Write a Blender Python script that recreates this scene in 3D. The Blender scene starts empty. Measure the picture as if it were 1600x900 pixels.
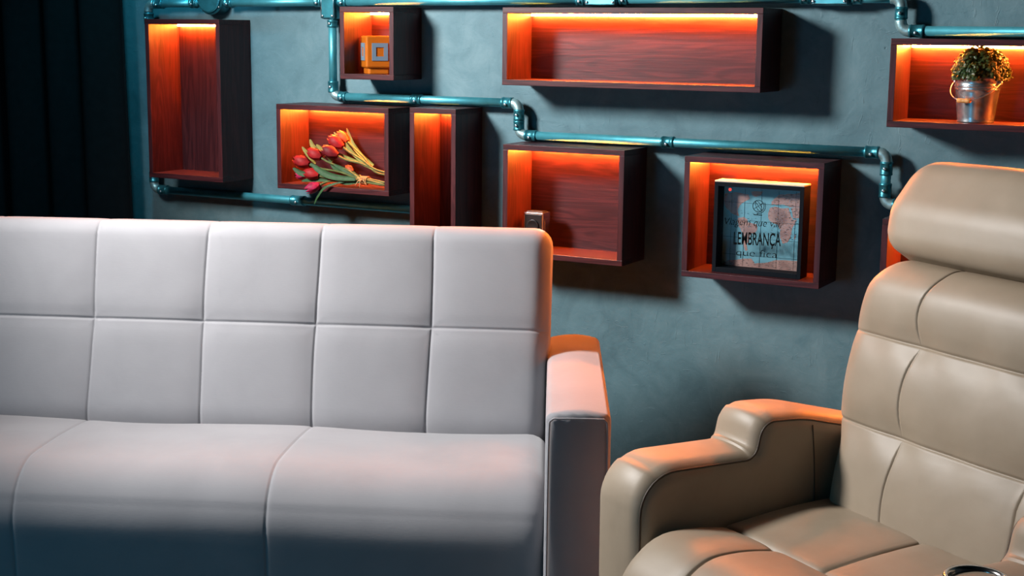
import bpy, bmesh, math, random
from mathutils import Vector, Matrix
from mathutils.geometry import tessellate_polygon
random.seed(7)
sc = bpy.context.scene
COL = sc.collection
PI = math.pi

# ------------------------------------------------------------------ objects
def link(o, parent=None):
    COL.objects.link(o)
    if parent is not None:
        o.parent = parent
    return o

def tag(o, label=None, cat=None, group=None, kind=None):
    if label: o['label'] = label
    if cat: o['category'] = cat
    if group: o['group'] = group
    if kind: o['kind'] = kind
    return o

def thing(name, label, cat, loc=(0, 0, 0), rz=0.0, group=None):
    o = bpy.data.objects.new(name, None)
    o.empty_display_size = 0.05
    o.location = loc
    o.rotation_euler = (0, 0, rz)
    link(o)
    return tag(o, label, cat, group)

def mesh(name, verts, faces, mat, parent=None, smooth=True):
    me = bpy.data.meshes.new(name)
    me.from_pydata([tuple(v) for v in verts], [], faces)
    bm = bmesh.new(); bm.from_mesh(me)
    bmesh.ops.recalc_face_normals(bm, faces=bm.faces)
    bm.to_mesh(me); bm.free()
    if smooth:
        me.polygons.foreach_set('use_smooth', [True] * len(me.polygons))
    me.materials.append(mat)
    return link(bpy.data.objects.new(name, me), parent)

def obj_bm(name, bm, mat, parent=None, smooth=False):
    bmesh.ops.recalc_face_normals(bm, faces=bm.faces)
    me = bpy.data.meshes.new(name)
    bm.to_mesh(me); bm.free()
    if smooth:
        me.polygons.foreach_set('use_smooth', [True] * len(me.polygons))
    me.materials.append(mat)
    return link(bpy.data.objects.new(name, me), parent)

def add_box(bm, a, b, bev=0.0, seg=2):
    """axis aligned box between corners a and b added to bm, edges bevelled"""
    t = bmesh.new()
    bmesh.ops.create_cube(t, size=1.0)
    for v in t.verts:
        v.co = Vector([(a[i] + b[i]) / 2 + v.co[i] * (b[i] - a[i]) for i in range(3)])
    if bev > 0:
        bmesh.ops.bevel(t, geom=list(t.edges), offset=bev, segments=seg, profile=0.5, affect='EDGES')
    merge(bm, t)

def merge(bm, t):
    m = {}
    for v in t.verts: m[v] = bm.verts.new(v.co)
    for f in t.faces:
        try: bm.faces.new([m[v] for v in f.verts])
        except ValueError: pass
    t.free()

def box(name, a, b, mat, parent=None, bev=0.0, seg=2):
    bm = bmesh.new(); add_box(bm, a, b, bev, seg)
    return obj_bm(name, bm, mat, parent)

def tube_geo(pts, r, n=12, cap=True, closed=False):
    """swept tube through pts; r is a number or a list"""
    pts = [Vector(p) for p in pts]
    N = len(pts)
    R = r if isinstance(r, (list, tuple)) else [r] * N
    V, Fc = [], []
    up = None
    for i, p in enumerate(pts):
        if closed: t = pts[(i + 1) % N] - pts[i - 1]
        else: t = pts[min(i + 1, N - 1)] - pts[max(i - 1, 0)]
        t.normalize()
        if up is None:
            up = Vector((0, 0, 1)) if abs(t.z) < 0.9 else Vector((1, 0, 0))
        a = (up - t * up.dot(t)).normalized(); b = t.cross(a); up = a
        for k in range(n):
            w = 2 * PI * k / n
            V.append(p + (a * math.cos(w) + b * math.sin(w)) * R[i])
    for i in range(N if closed else N - 1):
        j = (i + 1) % N
        for k in range(n):
            l = (k + 1) % n
            Fc.append((i * n + k, i * n + l, j * n + l, j * n + k))
    if cap and not closed:
        Fc.append(tuple(range(n))[::-1]); Fc.append(tuple((N - 1) * n + k for k in range(n)))
    return V, Fc

def join_geo(parts):
    V, Fc = [], []
    for v, f in parts:
        o = len(V); V += list(v); Fc += [tuple(i + o for i in q) for q in f]
    return V, Fc

def tube(name, pts, r, mat, parent=None, n=12, closed=False):
    v, f = tube_geo(pts, r, n, closed=closed)
    return mesh(name, v, f, mat, parent)

def lathe_geo(prof, n=40, center=(0, 0)):
    V, Fc = [], []
    for (r, z) in prof:
        for k in range(n):
            w = 2 * PI * k / n
            V.append((center[0] + r * math.cos(w), center[1] + r * math.sin(w), z))
    for i in range(len(prof) - 1):
        for k in range(n):
            l = (k + 1) % n
            Fc.append((i * n + k, i * n + l, (i + 1) * n + l, (i + 1) * n + k))
    return V, Fc

def bez(P, n=14):
    P = [Vector(p) for p in P]
    out = []
    for i in range(n + 1):
        t = i / n
        if len(P) == 4:
            out.append((1 - t) ** 3 * P[0] + 3 * t * (1 - t) ** 2 * P[1] + 3 * t * t * (1 - t) * P[2] + t ** 3 * P[3])
        else:
            out.append((1 - t) ** 2 * P[0] + 2 * t * (1 - t) * P[1] + t * t * P[2])
    return out

def catmull(P, n=6):
    P = [Vector(p) for p in P]
    Q = [2 * P[0] - P[1]] + P + [2 * P[-1] - P[-2]]
    out = []
    for i in range(1, len(Q) - 2):
        a, b, c, d = Q[i - 1], Q[i], Q[i + 1], Q[i + 2]
        for k in range(n):
            t = k / n
            out.append(0.5 * ((2 * b) + (c - a) * t + (2 * a - 5 * b + 4 * c - d) * t * t + (3 * b - a - 3 * c + d) * t ** 3))
    out.append(P[-1])
    return out

# -------- upholstery: a closed side profile (y, z) with rounded corners swept along x, ends rounded, seams pressed in
def rounded_poly(pts, radii, step=0.016, seg=7):
    n = len(pts); out = []
    for i in range(n):
        p, a, b = Vector(pts[i]), Vector(pts[i - 1]), Vector(pts[(i + 1) % n])
        r = radii[i]
        d1, d2 = (a - p).normalized(), (b - p).normalized()
        ang = d1.angle(d2)
        t = min(r / math.tan(ang / 2), (a - p).length * 0.48, (b - p).length * 0.48)
        if r <= 0.0005:
            out.append(p); continue
        rr = t * math.tan(ang / 2)
        c = p + (d1 + d2).normalized() * (rr / math.sin(ang / 2))
        s, e = p + d1 * t - c, p + d2 * t - c
        a0 = math.atan2(s.y, s.x); a1 = math.atan2(e.y, e.x)
        da = (a1 - a0 + PI) % (2 * PI) - PI
        for k in range(seg + 1):
            w = a0 + da * k / seg
            out.append(c + Vector((math.cos(w), math.sin(w))) * rr)
    res = []
    for i in range(len(out)):
        p, q = out[i], out[(i + 1) % len(out)]
        L = (q - p).length
        m = max(1, int(math.ceil(L / step)))
        for k in range(m):
            res.append(p + (q - p) * (k / m))
    return res

def prof_normals(P):
    n = len(P)
    area = sum(P[i].x * P[(i + 1) % n].y - P[(i + 1) % n].x * P[i].y for i in range(n))
    sg = 1 if area > 0 else -1
    N = []
    for i in range(n):
        t = (P[(i + 1) % n] - P[i - 1]).normalized()
        N.append(Vector((t.y, -t.x)) * sg)
    return N

def sweep(name, P, x0, x1, r, mat, parent=None, xseams=(), disp=None, xstep=0.02, warp=None, endseg=6, cap_scale=False):
    """P: closed profile; disp(x, y, z, ny, nz) -> inward press in metres; warp(x, y, z) -> new (x, y, z)"""
    N = prof_normals(P)
    st = []                                             # (x, inset)
    for k in range(endseg):
        w = (PI / 2) * k / endseg
        st.append((x0 + r * (1 - math.cos(w)), r * (1 - math.sin(w))))
    xs = set()
    m = max(2, int((x1 - x0 - 2 * r) / xstep))
    for k in range(m + 1): xs.add(round(x0 + r + (x1 - x0 - 2 * r) * k / m, 5))
    for s in xseams:
        for d in (0, .0013, .003, .006, .011, .018):
            for q in (s - d, s + d):
                if x0 + r < q < x1 - r: xs.add(round(q, 5))
    xs = sorted(xs)
    st += [(x, 0.0) for x in xs]
    for k in range(endseg - 1, -1, -1):
        st.append((x1 - r * (1 - math.cos(PI / 2 * k / endseg)), r * (1 - math.sin(PI / 2 * k / endseg))))
    V, Fc = [], []
    n = len(P)
    lo_ = Vector((min(p.x for p in P), min(p.y for p in P))); hi_ = Vector((max(p.x for p in P), max(p.y for p in P)))
    cc, hh = (lo_ + hi_) / 2, (hi_ - lo_) / 2
    for (x, ins) in st:
        for i in range(n):
            y, z = P[i].x, P[i].y
            d = (0.0 if cap_scale else ins) + (disp(x, y, z, N[i].x, N[i].y) if disp else 0.0)
            if cap_scale and ins > 0:
                y = cc.x + (y - cc.x) * (1 - ins / hh.x); z = cc.y + (z - cc.y) * (1 - ins / hh.y)
            v = (x, y - N[i].x * d, z - N[i].y * d)
            V.append(warp(*v) if warp else v)
    for a in range(len(st) - 1):
        for i in range(n):
            j = (i + 1) % n
            Fc.append((a * n + i, a * n + j, (a + 1) * n + j, (a + 1) * n + i))
    Fc.append(tuple(range(n)))
    Fc.append(tuple((len(st) - 1) * n + i for i in range(n))[::-1])
    return mesh(name, V, Fc, mat, parent)

def densify(P, test, sub=6):
    """split profile edges where test(mid) is true, for crisp seams across the profile"""
    out = []
    n = len(P)
    for i in range(n):
        p, q = P[i], P[(i + 1) % n]
        if test((p + q) / 2):
            for k in range(sub): out.append(p + (q - p) * (k / sub))
        else: out.append(p)
    return out

def g(d, w): return math.exp(-(d / w) ** 2)

# ------------------------------------------------------------------ materials
def nodes(name):
    m = bpy.data.materials.new(name); m.use_nodes = True
    nt = m.node_tree
    return m, nt, nt.nodes['Principled BSDF']

def coords(nt, scale=(1, 1, 1), kind='Object', rot=(0, 0, 0)):
    tc = nt.nodes.new('ShaderNodeTexCoord'); mp = nt.nodes.new('ShaderNodeMapping')
    mp.inputs['Scale'].default_value = scale; mp.inputs['Rotation'].default_value = rot
    nt.links.new(tc.outputs[kind], mp.inputs['Vector'])
    return mp.outputs['Vector']

def tex(nt, vec, scale, detail=6, rough=0.55, dist=0.0):
    n = nt.nodes.new('ShaderNodeTexNoise')
    n.inputs['Scale'].default_value = scale; n.inputs['Detail'].default_value = detail
    n.inputs['Roughness'].default_value = rough; n.inputs['Distortion'].default_value = dist
    nt.links.new(vec, n.inputs['Vector'])
    return n.outputs['Fac']

def ramp(nt, fac, stops):
    r = nt.nodes.new('ShaderNodeValToRGB')
    el = r.color_ramp.elements
    while len(el) < len(stops): el.new(0.5)
    for e, (p, c) in zip(el, stops):
        e.position = p; e.color = (*c, 1)
    nt.links.new(fac, r.inputs['Fac'])
    return r.outputs['Color']

def bump(nt, bsdf, h, strength=0.3, dist=0.01, prev=None):
    b = nt.nodes.new('ShaderNodeBump')
    b.inputs['Strength'].default_value = strength; b.inputs['Distance'].default_value = dist
    nt.links.new(h, b.inputs['Height'])
    if prev is not None: nt.links.new(prev, b.inputs['Normal'])
    nt.links.new(b.outputs['Normal'], bsdf.inputs['Normal'])
    return b.outputs['Normal']

def mul(nt, a, b, op='MULTIPLY'):
    m = nt.nodes.new('ShaderNodeMath'); m.operation = op
    for i, v in enumerate((a, b)):
        if isinstance(v, (int, float)): m.inputs[i].default_value = v
        else: nt.links.new(v, m.inputs[i])
    return m.outputs[0]

def mat_simple(name, col, rough=0.5, metal=0.0, spec=0.5, nscale=0, namt=0.15, bscale=0, bstr=0.2):
    m, nt, b = nodes(name)
    b.inputs['Roughness'].default_value = rough; b.inputs['Metallic'].default_value = metal
    b.inputs['Specular IOR Level'].default_value = spec
    b.inputs['Base Color'].default_value = (*col, 1)
    if nscale:
        v = coords(nt)
        f = tex(nt, v, nscale, 5)
        c = ramp(nt, f, [(0.3, tuple(x * (1 - namt) for x in col)), (0.7, tuple(min(1, x * (1 + namt)) for x in col))])
        nt.links.new(c, b.inputs['Base Color'])
    if bscale:
        bump(nt, b, tex(nt, coords(nt), bscale, 4), bstr, 0.002)
    return m

def mat_wall():
    m, nt, b = nodes('plaster_cement')
    v = coords(nt)
    big = tex(nt, v, 1.6, 8, 0.62, 0.5)
    fine = tex(nt, v, 9.0, 8, 0.65, 0.8)
    mix = mul(nt, mul(nt, big, 0.6), mul(nt, fine, 0.4), 'ADD')
    c = ramp(nt, mix, [(0.34, (0.050, 0.108, 0.130)), (0.5, (0.086, 0.168, 0.196)), (0.66, (0.136, 0.225, 0.252))])
    # small dark pits
    vo = nt.nodes.new('ShaderNodeTexVoronoi'); vo.inputs['Scale'].default_value = 26
    nt.links.new(coords(nt, (1, 1, 1)), vo.inputs['Vector'])
    gate = tex(nt, v, 5.0, 3, 0.6)
    pit = mul(nt, ramp(nt, vo.outputs['Distance'], [(0.02, (1, 1, 1)), (0.09, (0, 0, 0))]), ramp(nt, gate, [(0.56, (0, 0, 0)), (0.62, (1, 1, 1))]))
    mx = nt.nodes.new('ShaderNodeMixRGB'); mx.blend_type = 'MULTIPLY'
    nt.links.new(mul(nt, pit, 0.7), mx.inputs['Fac']); nt.links.new(c, mx.inputs['Color1']); mx.inputs['Color2'].default_value = (0.25, 0.28, 0.3, 1)
    nt.links.new(mx.outputs['Color'], b.inputs['Base Color'])
    b.inputs['Roughness'].default_value = 0.62
    b.inputs['Specular IOR Level'].default_value = 0.35
    # trowel marks: short thin strokes at two slants
    s1 = tex(nt, coords(nt, (20, 20, 75), rot=(0, 0.75, 0)), 1.0, 3, 0.5, 0.8)
    s2 = tex(nt, coords(nt, (62, 16, 15), rot=(0, 0.5, 0)), 1.0, 3, 0.5, 0.8)
    stroke = mul(nt, ramp(nt, s1, [(0.66, (0, 0, 0)), (0.70, (1, 1, 1)), (0.73, (0, 0, 0))]), ramp(nt, s2, [(0.66, (0, 0, 0)), (0.70, (1, 1, 1)), (0.73, (0, 0, 0))]), 'ADD')
    n1 = bump(nt, b, stroke, 0.34, 0.0020)
    n2 = bump(nt, b, tex(nt, v, 22, 6, 0.6, 0.4), 0.34, 0.006, n1)
    bump(nt, b, mul(nt, pit, -1.0), 0.6, 0.003, n2)
    return m

def mat_wood(name, axis, dark=1.0, red=1.0):
    """mahogany board with its grain along the given axis"""
    m, nt, b = nodes(name)
    sc1 = [16.0, 16.0, 16.0]; sc1[axis] = 1.3
    sc2 = [140.0, 140.0, 140.0]; sc2[axis] = 5.0
    a = tex(nt, coords(nt, sc1), 1.0, 4, 0.5, 1.4)
    f = tex(nt, coords(nt, sc2), 1.0, 3, 0.6, 0.2)
    w = nt.nodes.new('ShaderNodeMath'); w.operation = 'SINE'
    nt.links.new(mul(nt, a, 46.0), w.inputs[0])
    rings = mul(nt, mul(nt, w.outputs[0], 0.5), 0.5, 'ADD')
    h = mul(nt, mul(nt, rings, 0.35), mul(nt, f, 0.65), 'ADD')
    k = dark
    c = ramp(nt, h, [(0.20, (0.025 * k * red, 0.0052 * k, 0.0072 * k)), (0.48, (0.041 * k * red, 0.0080 * k, 0.0102 * k)), (0.76, (0.064 * k * red, 0.0128 * k, 0.0148 * k))])
    nt.links.new(c, b.inputs['Base Color'])
    b.inputs['Roughness'].default_value = 0.42
    b.inputs['Specular IOR Level'].default_value = 0.3
    bump(nt, b, f, 0.25, 0.0012)
    return m

def mat_emit(name, col, s):
    m = bpy.data.materials.new(name); m.use_nodes = True
    nt = m.node_tree; nt.nodes.clear()
    e = nt.nodes.new('ShaderNodeEmission'); o = nt.nodes.new('ShaderNodeOutputMaterial')
    e.inputs['Color'].default_value = (*col, 1); e.inputs['Strength'].default_value = s
    nt.links.new(e.outputs[0], o.inputs['Surface'])
    return m

def mat_fabric():
    m, nt, b = nodes('velour_fabric')
    v = coords(nt)
    n1 = tex(nt, v, 5.0, 6, 0.6, 0.4)
    c = ramp(nt, n1, [(0.3, (0.262, 0.258, 0.270)), (0.7, (0.298, 0.293, 0.306))])
    nt.links.new(c, b.inputs['Base Color'])
    b.inputs['Roughness'].default_value = 0.85
    b.inputs['Specular IOR Level'].default_value = 0.15
    b.inputs['Sheen Weight'].default_value = 0.25
    b.inputs['Sheen Roughness'].default_value = 0.4
    n_ = bump(nt, b, tex(nt, coords(nt, (60, 60, 420)), 1.0, 3), 0.12, 0.0010)
    bump(nt, b, tex(nt, v, 14, 5, 0.6), 0.12, 0.004, n_)
    return m

def mat_leather():
    m, nt, b = nodes('beige_leather')
    v = coords(nt)
    c = ramp(nt, tex(nt, v, 6.0, 5, 0.6), [(0.3, (0.268, 0.208, 0.145)), (0.7, (0.322, 0.254, 0.182))])
    nt.links.new(c, b.inputs['Base Color'])
    b.inputs['Roughness'].default_value = 0.50
    b.inputs['Specular IOR Level'].default_value = 0.5
    n_ = bump(nt, b, tex(nt, v, 480, 2), 0.10, 0.0006)
    n2 = bump(nt, b, tex(nt, v, 5.5, 2, 0.45, 0.5), 0.24, 0.020, n_)
    bump(nt, b, tex(nt, coords(nt, (8, 8, 18)), 1.0, 2, 0.5, 0.8), 0.06, 0.006, n2)
    return m

def mat_glass():
    m = bpy.data.materials.new('clear_pane'); m.use_nodes = True
    nt = m.node_tree; nt.nodes.clear()
    o = nt.nodes.new('ShaderNodeOutputMaterial'); t = nt.nodes.new('ShaderNodeBsdfTransparent')
    gl = nt.nodes.new('ShaderNodeBsdfGlossy'); fr = nt.nodes.new('ShaderNodeLayerWeight'); mx = nt.nodes.new('ShaderNodeMixShader')
    gl.inputs['Roughness'].default_value = 0.03; fr.inputs['Blend'].default_value = 0.5
    t.inputs['Color'].default_value = (0.93, 0.96, 0.97, 1)
    nt.links.new(mul(nt, mul(nt, mul(nt, fr.outputs['Facing'], 4.0, 'POWER'), 0.4), 0.004, 'ADD'), mx.inputs[0]); nt.links.new(t.outputs[0], mx.inputs[1]); nt.links.new(gl.outputs[0], mx.inputs[2])
    nt.links.new(mx.outputs[0], o.inputs['Surface'])
    return m

M = dict(
    wall=mat_wall(),
    wood_x=mat_wood('mahogany_lengthwise', 0), wood_z=mat_wood('mahogany_upright', 2),
    wood_back=mat_wood('mahogany_back_board', 0, 1.0),
    wood_back_z=mat_wood('mahogany_back_board_upright', 2, 1.0),
    led=mat_emit('warm_led', (1.0, 0.205, 0.024), 700.0),
    pipe=mat_simple('teal_steel', (0.085, 0.40, 0.48), 0.44, 0.7, nscale=30, namt=0.15),
    zinc=mat_simple('zinc_casting', (0.30, 0.47, 0.49), 0.42, 0.7, nscale=60, namt=0.25, bscale=200, bstr=0.2),
    fitting=mat_simple('dark_teal_fitting', (0.035, 0.21, 0.26), 0.35, 0.7, nscale=40, namt=0.2),
    screw=mat_simple('screw_metal', (0.5, 0.62, 0.66), 0.25, 0.9),
    fabric=mat_fabric(), leather=mat_leather(),
    seam=mat_simple('seam_thread_shade', (0.055, 0.036, 0.022), 0.6),  # dark thread, also paints the shadow line along the inner arm piping
    stitch=mat_simple('sofa_stitch', (0.50, 0.45, 0.46), 0.8),
    curtain=mat_simple('black_curtain', (0.0075, 0.0075, 0.0085), 0.95, 0, 0.1, nscale=40),
    floor=mat_simple('dark_floor', (0.022, 0.030, 0.038), 0.5, nscale=3, namt=0.3),
    ceil=mat_simple('dark_ceiling', (0.03, 0.035, 0.038), 0.9),
    side=mat_simple('dark_side_wall', (0.05, 0.07, 0.08), 0.9, nscale=3),
    black=mat_simple('black_lacquer', (0.005, 0.007, 0.010), 0.55, 0, 0.07),
    cream=mat_simple('cream_board', (0.62, 0.53, 0.42), 0.55, nscale=20),  # cream tone of the frame's top board
    dark=mat_simple('dark_slot', (0.004, 0.004, 0.004), 0.9),
    glass=mat_glass(),
    ink=mat_simple('black_print', (0.004, 0.005, 0.006), 0.8, 0, 0.05),
    lightspot=mat_simple('red_light_spot', (0.75, 0.03, 0.015), 0.5),  # a spot of red light on the glass, painted as a disc
    sea=mat_simple('map_sea', (0.135, 0.31, 0.365), 0.6, nscale=30, namt=0.12),
    mug=mat_simple('orange_ceramic', (0.40, 0.105, 0.008), 0.25, nscale=12, namt=0.05),
    mugblue=mat_simple('pale_blue_glaze', (0.13, 0.20, 0.26), 0.3),
    tin=mat_simple('galvanised_tin', (0.42, 0.47, 0.49), 0.27, 0.9, nscale=55, namt=0.28),
    wire=mat_simple('steel_wire', (0.72, 0.74, 0.74), 0.3, 0.9),
    grip=mat_simple('turned_wood', (0.58, 0.27, 0.075), 0.5, nscale=40),
    soil=mat_simple('soil', (0.03, 0.02, 0.012), 0.95),
    petal_r=mat_simple('red_petal', (0.24, 0.009, 0.011), 0.55, 0, 0.2, nscale=70, namt=0.3),
    petal_d=mat_simple('deep_red_petal', (0.11, 0.006, 0.010), 0.55, 0, 0.2, nscale=70, namt=0.3),
    petal_p=mat_simple('pink_petal', (0.27, 0.013, 0.05), 0.55, 0, 0.2, nscale=70, namt=0.4),
    petal_o=mat_simple('orange_petal', (0.33, 0.06, 0.015), 0.55, 0, 0.2, nscale=70, namt=0.3),
    leaf=mat_simple('tulip_leaf', (0.026, 0.068, 0.024), 0.55, 0, 0.2, nscale=60, namt=0.3),
    leaf_lit=mat_simple('led_lit_tulip_leaf', (0.17, 0.17, 0.035), 0.55, 0, 0.2, nscale=60, namt=0.25),  # LED light painted into the colour: a yellower copy of the tulip leaf
    stem=mat_simple('tulip_stem', (0.09, 0.10, 0.03), 0.55, 0, 0.2, nscale=60, namt=0.25),
    raffia=mat_simple('raffia_twine', (0.42, 0.27, 0.12), 0.7),
    chrome=mat_simple('chrome_case', (0.62, 0.60, 0.58), 0.18, 1.0),
    gunmetal=mat_simple('dark_metal_face', (0.03, 0.028, 0.028), 0.35, 0.6),
)

def mat_boxleaf():
    """small leaves that let some light through"""
    m, nt, b = nodes('box_leaf')
    c = ramp(nt, tex(nt, coords(nt), 60, 3, 0.6), [(0.38, (0.022, 0.060, 0.018)), (0.58, (0.060, 0.095, 0.024)), (0.74, (0.19, 0.16, 0.045))])
    nt.links.new(c, b.inputs['Base Color']); b.inputs['Roughness'].default_value = 0.4
    tr = nt.nodes.new('ShaderNodeBsdfTranslucent'); nt.links.new(c, tr.inputs['Color'])
    mx = nt.nodes.new('ShaderNodeMixShader'); mx.inputs[0].default_value = 0.35
    nt.links.new(b.outputs[0], mx.inputs[1]); nt.links.new(tr.outputs[0], mx.inputs[2])
    nt.links.new(mx.outputs[0], nt.nodes['Material Output'].inputs['Surface'])
    return m
M['leafgreen'] = mat_boxleaf()

def mat_land():
    m, nt, b = nodes('map_land')
    base = ramp(nt, tex(nt, coords(nt), 40, 3), [(0.3, (0.34, 0.165, 0.135)), (0.7, (0.41, 0.225, 0.185))])
    sp = tex(nt, coords(nt, (140, 140, 420)), 1.0, 2)
    k = ramp(nt, sp, [(0.60, (0, 0, 0)), (0.64, (1, 1, 1))])
    mx = nt.nodes.new('ShaderNodeMixRGB'); mx.blend_type = 'MIX'
    nt.links.new(mul(nt, k, 0.75), mx.inputs['Fac']); nt.links.new(base, mx.inputs['Color1']); mx.inputs['Color2'].default_value = (0.05, 0.03, 0.03, 1)
    nt.links.new(mx.outputs['Color'], b.inputs['Base Color'])
    b.inputs['Roughness'].default_value = 0.6
    return m
M['land'] = mat_land()

# ------------------------------------------------------------------ the room
WY = 3.6
def structure(name, a, b, mat):
    return tag(box(name, a, b, mat), kind='structure')
structure('wall_back', (-5.0, WY, -0.02), (2.6, WY + 0.15, 2.8), M['wall'])
structure('wall_left', (-5.15, -1.6, -0.02), (-5.0, WY + 0.15, 2.8), M['side'])
structure('wall_right', (2.6, -1.6, -0.02), (2.75, WY + 0.15, 2.8), M['side'])
structure('wall_front', (-5.15, -1.75, -0.02), (2.75, -1.6, 2.8), M['side'])
structure('floor', (-5.15, -1.75, -0.14), (2.75, WY + 0.15, -0.0005), M['floor'])
structure('ceiling', (-5.15, -1.75, 2.8), (2.75, WY + 0.15, 2.92), M['ceil'])

# curtain: hangs from the ceiling beside the back wall, soft folds, hem just above the floor
def curtain():
    nx, nz = 150, 26
    V, Fc = [], []
    for side in (0, 1):
        for j in range(nz + 1):
            t = j / nz
            z = 2.795 - t * 2.785
            for i in range(nx + 1):
                s = i / nx
                amp = 0.022 + 0.016 * t
                x = -4.735 + s * (1.350 + 0.056 * t)
                y = 3.51 + amp * math.sin(s * 46 + 0.7 * math.sin(s * 9) + 0.35 * t) + 0.015 * math.sin(s * 17 + 1.0)
                y += 0.0045 * side
                V.append((x, y, z))
    m = (nx + 1) * (nz + 1)
    for j in range(nz):
        for i in range(nx):
            a = j * (nx + 1) + i
            Fc.append((a, a + 1, a + nx + 2, a + nx + 1))
            Fc.append((m + a, m + a + nx + 1, m + a + nx + 2, m + a + 1))
    for j in range(nz):
        for i in (0, nx):
            a = j * (nx + 1) + i
            Fc.append((a, a + nx + 1, m + a + nx + 1, m + a))
    for i in range(nx):
        for j in (0, nz):
            a = j * (nx + 1) + i
            Fc.append((a, m + a, m + a + 1, a + 1))
    o = mesh('curtain', V, Fc, M['curtain'])
    tag(o, 'black floor length curtain hanging in soft folds at the far left', 'curtain')
curtain()

# ------------------------------------------------------------------ lit wall boxes
DEP, T = 0.148, 0.015
def wall_box(x0, x1, z0, z1, label, upright=False):
    w, h = x1 - x0, z1 - z0
    t = thing('wall_box', label, 'shelf', (x0, WY, z0), 0, 'lit wooden boxes on the plaster wall')
    e = 0.0008
    yb = -0.0005
    box('top_panel', (0, -DEP, h - T), (w, yb, h), M['wood_x'], t, e)
    box('bottom_panel', (0, -DEP, 0), (w, yb, T), M['wood_x'], t, e)
    box('side_panel', (0, -DEP, T), (T, yb, h - T), M['wood_z'], t, e)
    box('side_panel', (w - T, -DEP, T), (w, yb, h - T), M['wood_z'], t, e)
    box('back_panel', (T, -0.008, T), (w - T, yb, h - T), M['wood_back_z' if upright else 'wood_back'], t)
    box('led_strip', (T + 0.004, -0.020, h - T - 0.006), (w - T - 0.004, -0.010, h - T - 0.0002), M['led'], t)
    tag(t.children[-1], 'glowing warm white led strip')
    return t
H0 = 1.40
BX = dict(
    A=(-3.2026, -2.9057, 0.9365, 1.4290), B=(-2.4621, -2.2780, 1.2627, 1.4674), C=(-2.6959, -2.2961, 0.9325, 1.1834),
    D=(-1.9273, -1.1960, 1.2594, 1.4662), E=(-1.3898, -1.0246, 0.7823, 1.0941), F=(-1.9219, -1.5587, 0.7927, 1.0997),
    G=(-2.2245, -2.0730, 0.6962, 1.1887), H=(-0.8796, -0.1500, 1.1881, 1.3960), I=(-0.8761, -0.5100, 0.6600, 0.9690))
LB = dict(
    A='tall empty lit wooden wall box beside the black curtain',
    B='small square lit wall box holding the orange mug',
    C='lit wooden wall box with the bunch of red tulips lying in it',
    D='long empty lit wooden wall box high in the middle of the wall',
    E='lit wooden wall box holding the black framed map',
    F='square lit wall box holding a small chrome block, right behind the sofa corner',
    G='narrow upright empty lit wall box right of the tulips box',
    H='long lit wooden wall box holding the potted plant in a tin bucket',
    I='lit wall box mostly hidden behind the recliner headrest')
for k, v in BX.items():
    wall_box(*v, LB[k], upright=(k in 'AG'))

# ------------------------------------------------------------------ conduit pipes on the wall
PY = WY - 0.04
PR = 0.0122
def pipe_run(name, label, pieces, group='teal steel conduit on the wall'):
    """pieces: ('pipe', a, b) ('coupling', center, axis, len) ('elbow', corner, dir_in, dir_out) ('screw', p)"""
    t = thing(name, label, 'pipe', (pieces[0][1][0], WY, pieces[0][1][1]), 0, group)
    ox, oz = pieces[0][1][0], pieces[0][1][1]
    def L(p): return Vector((p[0] - ox, PY - WY, p[1] - oz))
    for q in pieces:
        if q[0] == 'pipe':
            tube('pipe', [L(q[1]), L(q[2])], PR, M['pipe'], t, 20)
        elif q[0] == 'coupling':
            c, ax, ln = L(q[1]), q[2], q[3]
            d = Vector((1, 0, 0)) if ax == 'x' else Vector((0, 0, 1))
            pts = [c - d * ln / 2, c - d * (ln / 2 - 0.001), c - d * (ln / 2 - 0.006), c - d * (ln / 2 - 0.0065), c + d * (ln / 2 - 0.0065), c + d * (ln / 2 - 0.006), c + d * (ln / 2 - 0.001), c + d * ln / 2]
            rr = [0.0140, 0.0158, 0.0158, 0.0152, 0.0152, 0.0158, 0.0158, 0.0140]
            co = tube('coupling', pts, rr, M['fitting'], t, 20)
            s = c + Vector((0, -0.0146, -0.004 if ax == 'x' else 0))
            tube('screw', [s, s + Vector((0, -0.004, 0)), s + Vector((0, -0.005, 0))], [0.0042, 0.0042, 0.0026], M['screw'], co, 10)
        elif q[0] == 'elbow':
            c, a, b = L(q[1]), Vector((q[2][0], 0, q[2][1])), Vector((q[3][0], 0, q[3][1]))
            r = 0.026
            p0, p1 = c - a * r, c + b * r
            tube('elbow', bez([p0, c, p1], 12), [0.0140] * 13, M['zinc'], t, 18)
        elif q[0] == 'clamp':
            c = L(q[1])
            bm = bmesh.new()
            add_box(bm, (c.x - 0.007, c.y + 0.004, c.z - 0.009), (c.x + 0.007, -0.0002, c.z + 0.009), 0.002)
            obj_bm('mounting_clamp', bm, M['fitting'], t)
    return t

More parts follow.
